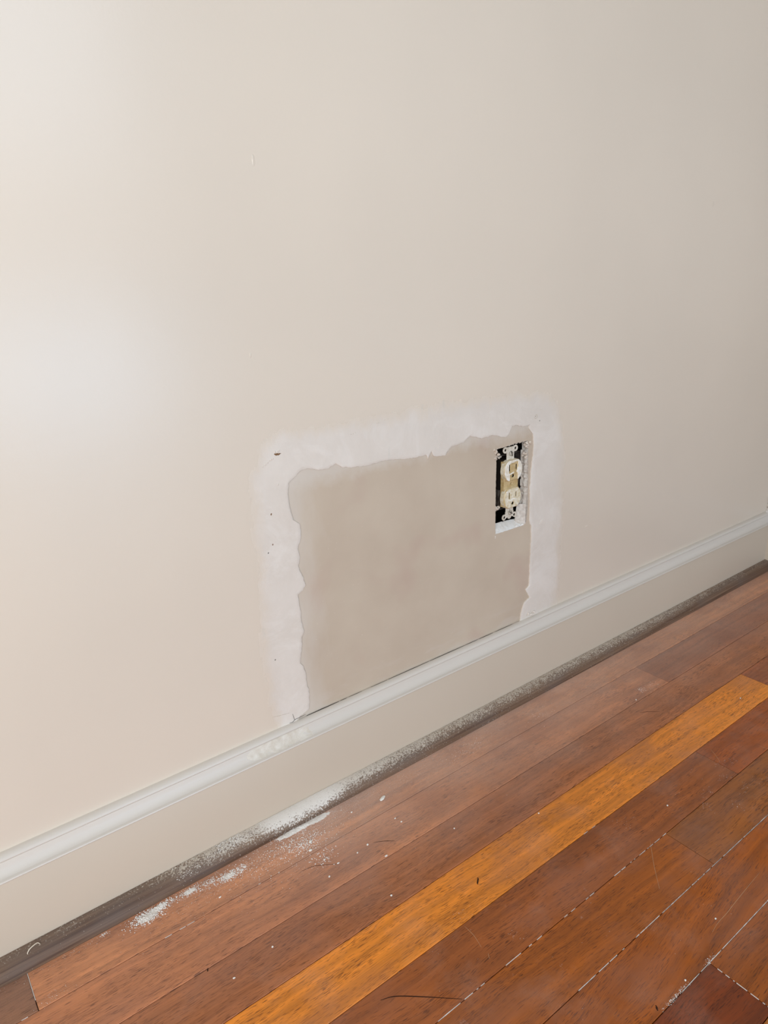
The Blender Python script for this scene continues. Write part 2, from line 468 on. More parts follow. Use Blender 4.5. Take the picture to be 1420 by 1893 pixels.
for f in ((i, i+1, i+2, i+3), (i+7, i+6, i+5, i+4), (i, i+4, i+5, i+1), (i+1, i+5, i+6, i+2), (i+2, i+6, i+7, i+3), (i+3, i+7, i+4, i)):
    faces.append(f); fc.append((0.01, 0.006, 0.004, 1)); fo.append((0, 0, 0, 1))
fl = obj('floor', verts, faces, M_floor)
me = fl.data
ca = me.attributes.new('pcol', 'FLOAT_COLOR', 'FACE'); ca.data.foreach_set('color', np.array(fc, 'f').ravel())
cb = me.attributes.new('poff', 'FLOAT_VECTOR', 'FACE'); cb.data.foreach_set('vector', np.array([f[:3] for f in fo], 'f').ravel())
struct(fl, 'scratched red brown oak strip floor with plaster dust', 'floor')

# ------------------------------------------------------------------ walls
OX0, OX1, OZ0, OZ1 = 0.340, 0.7410, 0.098, 0.4200       # opening filled by the drywall piece
rect = [(RX0-0.12, 0), (RX1+0.12, 0), (RX1+0.12, RZ1), (RX0-0.12, RZ1)]
hole = [(OX0, OZ0), (OX1, OZ0), (OX1, OZ1), (OX0, OZ1)]
wb = plate('wall_back', rect, [hole], 0.0, 0.0127, [M_wall, M_gyp], cut_index=1)
struct(wb, 'cream painted wall with a skimmed drywall repair', 'wall')
bm = bmesh.new()        # closed dark stud bay behind the wall
t = 0.004
x0, x1, y0, y1, z0, z1 = 0.30, 0.78, 0.0127, 0.11, 0.02, 0.50
boxbm(bm, x0, x1, y1, y1+t, z0, z1); boxbm(bm, x0-t, x0, y0, y1, z0, z1); boxbm(bm, x1, x1+t, y0, y1, z0, z1)
boxbm(bm, x0, x1, y0, y1, z0-t, z0); boxbm(bm, x0, x1, y0, y1, z1, z1+t)
from_bm('stud_bay', bm, M_cavity, wb)
wr = box('wall_right', RX1, RX1+0.12, RY0-0.12, 0.0, 0, RZ1, M_wall); struct(wr)
ce = box('ceiling', RX0-0.12, RX1+0.12, RY0-0.12, 0.0127, RZ1, RZ1+0.1, M_ceil); struct(ce)
# left wall, then bay and front walls with openings added for the lights
bm = bmesh.new()
boxbm(bm, RX0-0.12, RX0, BAY[0][1], 0.0, 0, RZ1)
boxbm(bm, BAY[1][0]-0.12, BAY[1][0], RY0, BAY[1][1], 0, RZ1)
struct(from_bm('wall_left', bm, M_room))
def baybox(bm, s0, s1, n0, n1, z0, z1):
    c_ = [Vector(BAY[0])+bd*s_+bn*n_ for s_, n_ in ((s0, n0), (s1, n0), (s1, n1), (s0, n1))]
    v = [bm.verts.new((p_.x, p_.y, z)) for z in (z0, z1) for p_ in c_]
    for f in ((0,3,2,1),(4,5,6,7),(0,1,5,4),(1,2,6,5),(2,3,7,6),(3,0,4,7)): bm.faces.new([v[i] for i in f])
bm = bmesh.new(); BL = (Vector(BAY[1])-Vector(BAY[0])).length
for (p, q, r, s_) in ((-0.1, BWIN[0], 0, RZ1), (BWIN[1], BL+0.1, 0, RZ1), (BWIN[0], BWIN[1], 0, BWIN[2]), (BWIN[0], BWIN[1], BWIN[3], RZ1)): baybox(bm, p, q, -0.12, 0, r, s_)
struct(from_bm('added_wall_bay', bm, M_room))  # unseen wall added around the fitted left light
bm = bmesh.new()
a, b, c, d = WIN1
for (p, q, r, s) in ((BAY[1][0]-0.12, a, 0, RZ1), (b, RX1, 0, RZ1), (a, b, 0, c), (a, b, d, RZ1)): boxbm(bm, p, q, RY0-0.12, RY0, r, s)
struct(from_bm('wall_front', bm, M_room))
def winframe(name, fn):
    bm = bmesh.new()
    for args in fn: boxbm(bm, *args)
    return struct(from_bm(name, bm, M_cap))
a, b, c, d = WIN1; f = 0.05; y_ = (RY0-0.06, RY0+0.015)
winframe('added_door_1', [(a-f, a, *y_, 0.0, d+f), (b, b+f, *y_, 0.0, d+f), (a, b, *y_, 0.0, c), (a, b, *y_, d, d+f), (a, b, RY0-0.06, RY0-0.02, *WIN1_RAIL)])  # unseen door frame added around the sheen lamps
bm = bmesh.new(); f = 0.05
for args in ((BWIN[0]-f, BWIN[0], BWIN[2]-f, BWIN[3]+f), (BWIN[1], BWIN[1]+f, BWIN[2]-f, BWIN[3]+f), (BWIN[0], BWIN[1], BWIN[2]-f, BWIN[2]), (BWIN[0], BWIN[1], BWIN[3], BWIN[3]+f)): baybox(bm, args[0], args[1], -0.06, 0.015, args[2], args[3])
struct(from_bm('added_window_1', bm, M_cap))  # unseen window frame added around the left light

# wall blemishes: little paint bumps left on the wall
for (x, z, w_, h_) in ((0.3440, 0.7099, 1.3, 5.0), (0.3224, 0.5367, 1.1, 3.0), (1.1290, 0.6871, 3.0, 5.0), (0.8603, 0.2268, 4.2, 1.6), (0.9236, 0.2112, 1.0, 1.0)):
    lump('paint_bump', [(0, 0, 0, 0.001, 0.45)], M_wall, wb, (x, 0.0, z), seed=int(x*1000), amp=0.5).scale = (w_, 1.0, h_)

# ------------------------------------------------------------------ baseboard, cap and shoe moulding
def sweep(name, prof, a, b, mat, parent=None, axis='x', smooth=True, cuts=1):
    """prof: (d, z) with d the distance out of the wall; runs from a to b along the wall"""
    n = len(prof); vs = []; fs = []
    for k in range(cuts+1):
        s = a+(b-a)*k/cuts
        for (d, z) in prof: vs.append((s, -d, z) if axis == 'x' else (RX1-d, s, z))
    for k in range(cuts):
        for i in range(n):
            j = (i+1) % n
            fs.append((k*n+i, k*n+j, (k+1)*n+j, (k+1)*n+i))
    fs.append(tuple(range(n))); fs.append(tuple(cuts*n+i for i in range(n)))
    bm = bmesh.new(); vv = [bm.verts.new(v) for v in vs]
    for f_ in fs: bm.faces.new([vv[i] for i in f_])
    o = from_bm(name, bm, mat, parent, smooth=False)
    if smooth:
        for pl in o.data.polygons: pl.use_smooth = len(pl.vertices) == 4
        o.data.set_sharp_from_angle(angle=math.radians(42))
    return o
mm = lambda L: [(a*0.001, b*0.001) for a, b in L]
board_prof = mm([(0, 0), (14, 0), (14, 92.0), (13.4, 92.8), (0, 92.8)])
cap_prof = mm([(0, 92.8), (14.6, 92.8), (16.2, 93.2), (16.8, 94.2), (16.3, 95.3), (14.8, 95.8), (14.0, 95.9), (12.6, 96.4), (10.6, 98.0), (8.8, 100.6), (7.6, 103.6), (6.9, 106.6), (6.4, 108.2),
               (5.4, 108.6), (5.6, 109.4), (7.8, 109.7), (8.5, 110.7), (8.2, 112.1), (7.0, 113.4), (5.0, 114.4), (2.8, 114.9), (1.2, 115.0), (0, 115.0)])
arc = [(14.4+18.6*math.sin(t_)**1.0, 0.6+14.7*math.cos(t_)) for t_ in [PI/2*k/10 for k in range(11)]]
shoe_prof = mm([(14.3, 0.0)] + [(14.3, 15.2)] + arc[1:] + [(32.9, 0.0)])
bb = sweep('baseboard_back', board_prof, RX0, RX1, M_base); struct(bb, 'cream painted baseboard along the wall', 'baseboard')
sweep('cap_moulding', cap_prof, RX0, RX1, M_cap, bb)
br = sweep('baseboard_right', board_prof, RY0, -0.014, M_base, axis='y'); struct(br)
sweep('cap_moulding', cap_prof, RY0, -0.002, M_cap, br, axis='y')
sh = sweep('trim_1', shoe_prof, RX0, RX1, M_shoe); struct(sh, 'dusty dark stained shoe moulding at the foot of the baseboard', 'shoe moulding')
struct(sweep('trim_2', shoe_prof, RY0, -0.033, M_shoe, axis='y'))
# caulk swelling in the corner above the cap
lump('corner_caulk', [(0, 0, 0, 0.006, 1.0), (-0.004, 0.001, -0.002, 0.005, 1), (0.001, 0.0, 0.012, 0.005, 1), (0.001, 0.0, 0.024, 0.004, 1)], M_cap, wb, (RX1-0.003, -0.003, 0.116), seed=4, amp=0.15)

# ------------------------------------------------------------------ drywall patch
inner = [(334.0,112.8),(343.2,118.7),(353.6,121.9),(355.7,133.6),(356.3,148.8),(354.1,155.8),(353.8,169.7),(352.2,179.2),(347.7,187.4),(349.1,195.5),(351.7,207.8),(352.5,217.7),(356.1,224.0),(354.1,236.0),(353.9,250.6),(352.8,263.7),(352.1,272.2),(358.3,274.6),(362.9,280.0),(361.0,289.0),(357.4,298.3),(355.8,305.2),(358.8,314.5),(356.9,325.8),(361.4,335.3),(362.2,352.4),(354.2,358.9),(351.3,374.5),(350.6,388.7),(352.4,400.9),
 (360.5,406.3),(367.4,411.8),(375.9,412.6),(391.5,408.3),(403.2,407.4),(412.4,411.4),(419.7,405.5),(436.5,402.2),(455.4,400.6),(473.3,402.0),(495.0,400.6),(513.5,397.3),(542.9,397.3),(545.9,391.3),(551.1,399.8),(554.9,392.9),(573.4,391.0),(583.9,400.3),(603.0,401.8),(616.0,408.5),(635.8,402.0),(656.3,402.7),(679.6,396.4),(684.1,398.1),(678.1,407.5),(683.9,409.1),(698.2,409.4),(717.9,404.6),(725.7,405.1),(725.0,400.3),
 (732.8,392.2),(734.6,384.8),(735.2,370.7),(733.0,353.4),(731.2,339.6),(730.4,319.9),(730.2,301.6),(730.7,282.8),(730.5,266.4),(734.6,259.0),(735.5,235.8),(734.4,205.1),(733.8,175.5),(733.2,165.5),(726.6,161.6),(735.3,146.7),(724.6,141.9),(719.6,131.4),(717.3,121.3),(715.9,112.9)]
outer = [(310.2,112.0),(304.3,137.8),(300.5,167.8),(298.8,196.9),(299.6,236.1),(303.8,273.4),(304.6,317.3),(303.9,348.4),(302.2,378.5),(304.1,407.1),(312.0,430.8),
 (327.7,452.8),(340.7,460.0),(362.0,460.4),(394.8,457.4),(420.9,456.8),(440.1,458.4),(474.0,456.5),(497.4,458.0),(537.8,459.6),(580.6,459.6),(625.8,457.5),(673.9,455.7),(735.8,450.8),(763.2,444.4),
 (785.2,426.5),(798.7,391.0),(805.5,342.3),(807.0,301.4),(807.8,251.1),(808.6,199.2),(806.6,146.8),(801.0,112.5)]
def hash_rag(pts, n, amp, seed):
    """resample a polyline by n points per segment with ragged noise"""
    out = []; r_ = random.Random(seed)
    for i in range(len(pts)-1):
        a = np.array(pts[i], float); b = np.array(pts[i+1], float)
        L = np.linalg.norm(b-a); k = max(2, int(L/ n))
        d = (b-a)/(L+1e-9); nn = np.array([-d[1], d[0]])
        for j in range(k):
            t_ = j/k; p_ = a+(b-a)*t_
            w_ = mnoise.noise(Vector((p_[0]*0.25, p_[1]*0.25, seed)))*amp + mnoise.noise(Vector((p_[0]*0.9, p_[1]*0.9, seed+5)))*amp*0.45
            out.append(p_+nn*w_*(0 if (i == 0 and j == 0) else 1))
    out.append(np.array(pts[-1], float)); return out
def resample(P, n):
    P = np.array(P); d = np.r_[0, np.cumsum(np.linalg.norm(np.diff(P, axis=0), axis=1))]
    s = np.linspace(0, d[-1], n)
    return np.stack([np.interp(s, d, P[:, 0]), np.interp(s, d, P[:, 1])], 1)

# outlet cut-out with ragged edges
cut = [(664.6, 382.6), (663.6, 330), (663.6, 280.1), (664.1, 263.6), (690, 263.3), (716.7, 262.8), (724.4, 265.3), (727.4, 285), (727.8, 299.6), (726.9, 330), (726.2, 353.2), (725.4, 384.0), (700, 384.2), (680, 382.6)]
cutr = hash_rag(cut+[cut[0]], 1.6, 0.55, 3)[:-1]
cutr = [(p_[0]*0.001, p_[1]*0.001) for p_ in cutr]
e = 0.0005
PX, PZ = 0.54, 0.0
panel_out = [(OX0+e, OZ0+e), (OX1-e, OZ0+e), (OX1-e, OZ1-e), (OX0+e, OZ1-e)]
dp = plate('drywall_patch', panel_out, [cutr], 0.0009, 0.0125, [M_paper, M_gyp, M_torn], cut_index=1, hole_index=1)
tag(dp, 'bare tan paper-faced drywall piece let into the cream wall around the socket', 'drywall patch')
# which cut faces are torn (the right side of the opening)
for pl in dp.data.polygons:
    if pl.material_index == 1:
        c_ = pl.center
        if 0.722 < c_.x < 0.73 and c_.z < 0.39: pl.material_index = 2
# crumbled plaster round the opening
R = random.Random(11)
def cluster(n, cx, cz, sx, sz, r0, r1, y0, y1, seed):
    r_ = random.Random(seed)
    return [(r_.uniform(-sx, sx), r_.uniform(y0, y1), r_.uniform(-sz, sz), r_.uniform(r0, r1), 0.9) for _ in range(n)]
for (cx, cz, sx, sz, n_, s_) in ((0.6632, 0.3765, 0.0030, 0.0065, 12, 1), (0.7225, 0.3780, 0.0042, 0.0062, 12, 2), (0.7170, 0.3655, 0.0035, 0.003, 6, 3)):
    lump('plaster_lump', cluster(n_, cx, cz, sx, sz, 0.0013, 0.0027, -0.0022, 0.0045, s_), M_lump, dp, (cx, 0.0, cz), seed=s_, amp=0.6)
# ragged burrs along the top and bottom lips
bur = []
r_ = random.Random(8)
for k in range(44):
    u = r_.random(); bur.append((0.664+0.061*u, r_.uniform(0.0, 0.0025), 0.3828+0.0016*u+r_.uniform(-.0004, .0008), r_.uniform(.0004, .0009), 0.9))
lump('torn_paper_lip', bur, M_torn, dp, seed=9, sub=1)
bur = [(0.694+0.030*r_.random(), r_.uniform(0.0005, 0.004), 0.2640+r_.uniform(-.001, .0012), r_.uniform(.0006, .0014), 0.8) for k in range(20)]
lump('torn_paper_lip', bur, M_gyp, dp, seed=10, sub=1)
bur = [(0.6636+r_.uniform(-.0004, .0004), 0.0006, 0.261-r_.random()*0.004, .0005, .8) for k in range(5)]
lump('torn_paper_lip', bur, M_gyp, dp, seed=10, sub=1)
# broken gypsum ledge rising to the back at the foot of the opening
vs = []; fs = []; nx, ny = 40, 10
for i in range(nx):
    for j in range(ny):
        u, v = i/(nx-1), j/(ny-1)
        x = 0.6643+0.0585*u
        z = 0.2634+(0.0103-0.0035*u**2)*v + mnoise.noise(Vector((x*260, v*3, 1)))*0.0005*(0.3+v)+mnoise.noise(Vector((x*900, v*9, 2)))*0.0002
        vs.append((x, 0.0010+0.0116*v, z))
for i in range(nx-1):
    for j in range(ny-1): a = i*ny+j; fs.append((a, a+ny, a+ny+1, a+1))
b0 = len(vs)
vs += [(0.6643+0.0585*i/(nx-1), 0.0126, 0.2625) for i in range(nx)]
for i in range(nx-1): fs.append((i*ny+ny-1, (i+1)*ny+ny-1, b0+i+1, b0+i))
obj('gypsum_ledge', vs, fs, M_gyp, dp)
# dark open joint between the drywall and the cap of the baseboard
for (xa, xb, w_) in ((.3500, .3960, .00055), (.3980, .4080, .00030), (.4110, .4300, .00022), (.4440, .4700, .00020), (.4720, .5400, .00035), (.5420, .6050, .00040), (.6060, .6300, .00030), (.6330, .6600, .00036), (.6640, .7000, .00028)):
    n_ = 8
    tube('open_joint', [(xa+(xb-xa)*k/n_, -0.0003, 0.11515+0.0001*math.sin(k*2.1+xa*90)) for k in range(n_+1)], w_, M_black, dp, seg=5, flat=0.6)
# folded strip of torn paper on the right side of the opening
def ribbon(name, rows, mat, parent):
    vs = [p_ for r__ in rows for p_ in r__]; m = len(rows[0]); fs = []
    for i in range(len(rows)-1):
        for j in range(m-1): fs.append((i*m+j, i*m+j+1, (i+1)*m+j+1, (i+1)*m+j))
    o = obj(name, vs, fs, mat, parent)
    md = o.modifiers.new('thick', 'SOLIDIFY'); md.thickness = 0.0006
    return o
rows = []
for k in range(42):
    z = 0.2655+0.104*k/41
    w_ = mnoise.noise(Vector((0, 0, z*180)))*0.0011 + mnoise.noise(Vector((3, 0, z*600)))*0.0005
    crease = 0.0016 if k in (17, 20, 25, 28, 33) else 0
    low = max(0, (0.300-z)/0.035)
    rows.append([(0.7262-low*0.0035+crease+w_*.5, 0.0022-low*0.001, z), (0.7246-low*0.0075+w_+crease, 0.0060, z), (0.7252-low*0.0060-w_+crease, 0.0095, z), (0.7240-low*0.0095+crease, 0.0128, z)])
ribbon('torn_paper_strip', rows, M_torn, dp)
rows = []
for k in range(14):
    t_ = k/13; z = 0.2640+0.030*t_
    w_ = mnoise.noise(Vector((9, 0, z*300)))*0.0012
    rows.append([(0.7235-0.001*t_+w_, 0.0012, z), (0.7215-0.0035*(1-t_)-w_, 0.0030, z), (0.7180-0.005*(1-t_)+w_, 0.0060, z), (0.7150-0.005*(1-t_), 0.0100, z-0.001)])
ribbon('torn_paper_strip', rows, M_torn, dp)

# ------------------------------------------------------------------ joint compound band
inr = hash_rag(inner, 1.3, 1.1, 2)
P = np.array(inr)
def nearest(P, q): return int(np.argmin(((P-np.array(q))**2).sum(1)))
ia, ib = nearest(P, (352.4, 402.9)), nearest(P, (727.0, 403.0))
O = np.array(catmull(outer, 6))
oa, ob = nearest(O, (322, 447)), nearest(O, (789, 436))
NS = (240, 300, 240)
I = np.vstack([resample(P[:ia+1], NS[0]), resample(P[ia:ib+1], NS[1])[1:], resample(P[ib:], NS[2])[1:]])
OO = np.vstack([resample(O[:oa+1], NS[0]), resample(O[oa:ob+1], NS[1])[1:], resample(O[ob:], NS[2])[1:]])
NR = 26
vs, fs, fe = [], [], []
for i in range(len(I)):
    for k in range(NR):
        t_ = (k/(NR-1))**1.3
        p_ = I[i]*(1-t_)+OO[i]*t_
        x, z = p_*0.001
        h = 0.00075*(1-t_)**0.6*min(1, (t_*16+0.35))+0.00004
        nz = mnoise.noise(Vector((x*55, z*55, 1)))*0.0002+mnoise.noise(Vector((x*150, z*150, 4)))*0.00009
        h += nz*(1-t_)
        h *= (1-t_**2)**1.0
        if i in range(0, len(I)) and abs(mnoise.noise(Vector((x*20, z*45, 7)))) < 0.02: h += 0.00012*(1-t_)
        vs.append((x, -max(h, 0.00003*(1-t_)+0.00002), z)); fe.append(t_)
base = len(vs)
for i in range(len(I)):       # the ragged inner rim goes down to the paper
    vs.append((I[i][0]*0.001, 0.0010, I[i][1]*0.001)); fe.append(0.0)
for i in range(len(I)-1):
    for k in range(NR-1):
        a = i*NR+k; fs.append((a, a+1, a+NR+1, a+NR))
    fs.append((base+i, i*NR, (i+1)*NR, base+i+1))
jc = obj('joint_compound', vs, fs, M_comp, smooth=True)
jc.data.set_sharp_from_angle(angle=math.radians(50))
bm = bmesh.new(); bm.from_mesh(jc.data); bmesh.ops.recalc_face_normals(bm, faces=bm.faces)
if sum(f.normal.y*f.calc_area() for f in bm.faces) > 0: bmesh.ops.reverse_faces(bm, faces=bm.faces)
bm.to_mesh(jc.data); bm.free()
at = jc.data.attributes.new('feather', 'FLOAT', 'POINT'); at.data.foreach_set('value', fe)
tag(jc, 'whitish band of dried joint compound skimmed round three sides of the tan patch', 'joint compound')
def mark(name, x, z, pts, mat, seed, y=-0.0006, sub=2, amp=.4):
    return lump(name, [(a*.001, b*.001, c*.001, r*.001, .6) for a, b, c, r in pts], mat, jc, (x*.001, y, z*.001), seed=seed, sub=sub, amp=amp)
mark('torn_hole', 341.9, 434.2, [(-2.6, .1, .7, 1.1), (-1, .1, .2, 1.3), (.8, .1, 0, 1.3), (2.6, .1, .2, .9), (4, .1, .3, .6)], M_brown, 3, y=-0.0003)
mark('compound_ridge', 336, 430.5, [(-6, 0, -3, .8), (-4, 0, -1.4, .8), (-2, 0, -.6, .9), (0, 0, .2, .9), (-9, 0, -4.6, .7), (-12, 0, -6, .8), (3, 0, 6.6, 1.1), (6, 0, 6, 1.2), (8, 0, 7, .8)], M_comp, 4)
for (x, z, r_) in ((328.5, 371.7, 0.9), (327.1, 338.0, 0.8), (316.7, 202.8, 0.6), (339.2, 400.4, 0.5), (321, 330, .5)):  # dark dimples; the spot under the white bump is its painted shadow
    mark('dimple_and_shadow', x, z, [(0, .1, 0, r_), (.3, .1, r_*.9, r_*.8)], M_brown if r_ > .7 else M_boxm, int(x), y=-0.0003)
mark('compound_ridge', 339.2, 402.5, [(0, 0, 0, 1.0), (.6, 0, -.8, .8)], M_comp, 21)
# small square snag and specks near the upper right corner
sq = [(-2.4, 0, 2.0), (1.6, 0, 2.6), (3.0, 0, -.2), (.4, 0, -2.6), (-2.6, 0, -1.6)]
pts = []
for i in range(5):
    a, b = np.array(sq[i]), np.array(sq[(i+1) % 5])
    for k in range(5): q_ = a+(b-a)*k/5; pts.append((q_[0], 0, q_[2], .42))
mark('square_snag', 737.4, 415.0, pts, M_lump, 31, y=-0.0008, sub=1)
mark('square_snag_hollow', 737.3, 415.0, [(-.6, 0, .6, 1.1), (.4, 0, -.4, 1.0)], M_boxm, 32, y=-0.0001)
mark('compound_speck', 745.3, 408.3, [(0, 0, 0, .9), (.7, 0, .8, .7)], M_boxm, 33, y=-0.0002)
mark('compound_ridge', 744.0, 409.0, [(0, 0, 0, .8), (-.4, 0, 1, .7), (-1, 0, 2, .6)], M_comp, 34)
mark('compound_ridge', 747.2, 423.4, [(-2, 0, 0, .5), (0, 0, .2, .6), (2, 0, .2, .5)], M_comp, 35)
mark('compound_ridge', 754.7, 259.6, [(-3, 0, -1.5, 1.0), (-1.4, 0, 0, .9), (.4, 0, 1.2, 1.0), (2.4, 0, 2.6, 1.1), (3.6, 0, 1.6, .9), (1.2, 0, -.8, .8), (-7, 0, 0, .7), (-9, 0, -.4, .6)], M_comp, 36)
mark('compound_ridge', 746.5, 296.4, [(-1.4, 0, -1, .6), (0, 0, 0, .7), (1.6, 0, 1, .5)], M_comp, 37)
mark('compound_ridge', 436.0, 440.5, [(-4, 0, 0, .5), (-1, 0, -.4, .7), (2, 0, -.2, .7), (5, 0, .6, .5)], M_comp, 38)
mark('compound_ridge', 480.0, 449.0, [(-9, 0, -2, .5), (-7, 0, -1.5, .9), (-3, 0, -.4, .5), (2, 0, .3, .5), (7, 0, .8, .5)], M_comp, 39)
mark('compound_ridge', 565.0, 398, [(-6, 0, 2, .6), (-3, 0, 5, .8), (0, 0, 9, .9), (3, 0, 11, .6)], M_comp, 45)
pts = [(-9+2.1*k, -.4, math.sin(k*1.3)*1.6+1, 1.5+.7*math.sin(k*2.1)) for k in range(9)]
mark('compound_lump', 739.5, 119.0, pts, M_comp, 40, y=-0.0015)
mark('compound_ridge', 766.0, 130.5, [(-8, 0, -1, .7), (-5, 0, 0, .8), (-2, 0, .6, .8), (1, 0, .8, .8), (4, 0, .6, .7)], M_comp, 41)
# split paper beside the baseboard at the lower left of the patch
def strip(name, pts3, w, mat, parent, lift=0.0):
    """thin crack or scratch: a low tapered ribbon following points"""
    return tube(name, pts3, w, mat, parent, seg=5, flat=0.35)
crk = [(327.0, 116.0), (331.0, 115.6), (334.5, 117.4), (337.5, 117.6), (343.5, 117.6), (349, 118.0)]
strip('split_seam', [(p_[0]*.001, -0.0007, p_[1]*.001) for p_ in catmull(crk, 4)], 0.00045, M_black, jc)
strip('split_seam', [(x*.001, -0.0007, z*.001) for x, z in ((332.0, 126.0), (332.6, 122.0), (333.6, 118.0), (334.6, 117.2))], 0.00055, M_boxm, jc)
strip('split_seam', [(x*.001, -0.0006, z*.001) for x, z in ((306, 133.0), (315, 131.0), (322, 130.0), (328, 129))], 0.0003, M_lump, jc)

# compound smeared on the cap moulding
rows = []
prof = [(p_[0]+0.0004, p_[1]+0.0001) for p_ in cap_prof[5:14]]
for i in range(60):
    u = i/59; x = 0.268+0.085*u
    row_ = []
    for k, (d_, z_) in enumerate(prof):
        m_ = mnoise.noise(Vector((x*170, k*0.55, 2)))*0.0006+mnoise.noise(Vector((x*60, k*.3, 5)))*0.0007
        edge_ = math.sin(PI*u)**0.5*math.sin(PI*(k+0.2)/(len(prof)-0.6))
        hgt = -0.0006+edge_*(0.0007+m_)
        row_.append((x+0.004*math.sin(k), -d_-hgt, z_+hgt*0.4))
    rows.append(row_)
o = obj('compound_smear', [v for r__ in rows for v in r__], [(i*9+j, i*9+j+1, (i+1)*9+j+1, (i+1)*9+j) for i in range(59) for j in range(8)], M_smear, bb, smooth=True)

# ------------------------------------------------------------------ electrical box
eb = empty('electrical_box', (0.6925, 0.010, 0.2925), 'dark metal box recessed in the wall behind the socket', 'electrical box')
bm = bmesh.new(); hw, t, H, D = 0.0262, 0.0015, 0.077, 0.058
boxbm(bm, -hw, -hw+t, 0, D, 0, H); boxbm(bm, hw-t, hw, 0, D, 0, H); boxbm(bm, -hw+t, hw-t, 0, D, 0, t); boxbm(bm, -hw+t, hw-t, 0, D, H-t, H)
boxbm(bm, -hw+t, hw-t, D-t, D, t, H-t)
from_bm('box_shell', bm, M_boxm, eb)
lump('box_clamp', [(-0.019, -.001, 0.004, 0.0032, 1), (-0.0235, -.001, 0.003, 0.0034, 1), (-0.015, -.001, 0.005, 0.0026, 1), (-0.021, -.002, 0.006, 0.0018, 1)], M_lump, eb, seed=5)
lump('box_clamp', [(-0.019, 0, 0.0735, 0.0016, 1), (-0.0225, 0, 0.073, 0.0018, 1), (-0.0145, 0, 0.0745, 0.0016, 1), (-0.011, 0, 0.0752, 0.0014, 1)], M_lump, eb, seed=6)

# ------------------------------------------------------------------ duplex receptacle
RCX, RCZ = 0.6915, 0.3305
rc = empty('duplex_receptacle', (RCX, 0.0, RCZ), 'ivory duplex power socket without cover plate, smeared with white paint', 'power outlet')
def lobe(cz, n=26):
    r, h = 17.15, 14.3
    a0 = math.asin(h/r); pts = []
    for k in range(n+1):
        t_ = -a0+2*a0*k/n; pts.append((r*math.cos(t_), r*math.sin(t_)))
    for k in range(n+1):
        t_ = PI-a0+2*a0*k/n; pts.append((r*math.cos(t_), r*math.sin(t_)))
    # round off the four corners a little
    q = []
    N_ = len(pts)
    for i in range(N_):
        a, b, c = np.array(pts[i-1]), np.array(pts[i]), np.array(pts[(i+1) % N_])
        q.append(tuple((a+2*b+c)/4) if np.linalg.norm(c-a) < 9 else tuple((np.array(b)*0.86+0.07*a+0.07*c)))
    return [(x*.001, cz+z*.001) for x, z in q]
def rectp(cx, cz, w, h): return [(cx-w/2, cz-h/2), (cx+w/2, cz-h/2), (cx+w/2, cz+h/2), (cx-w/2, cz+h/2)]
def circ(cx, cz, r, n=14, flat=None):
    pts = [(cx+r*math.cos(2*PI*k/n), cz+r*math.sin(2*PI*k/n)) for k in range(n)]
    if flat is not None: pts = [(x, max(z, cz+flat)) for x, z in pts]
    return pts
YF = -0.0040
def slots(cz):
    return [rectp(-0.0064, cz+0.0040, 0.0019, 0.0088), rectp(0.0064, cz+0.0040, 0.0018, 0.0072), circ(0, cz-0.0080, 0.0024, 14, -0.0019)]
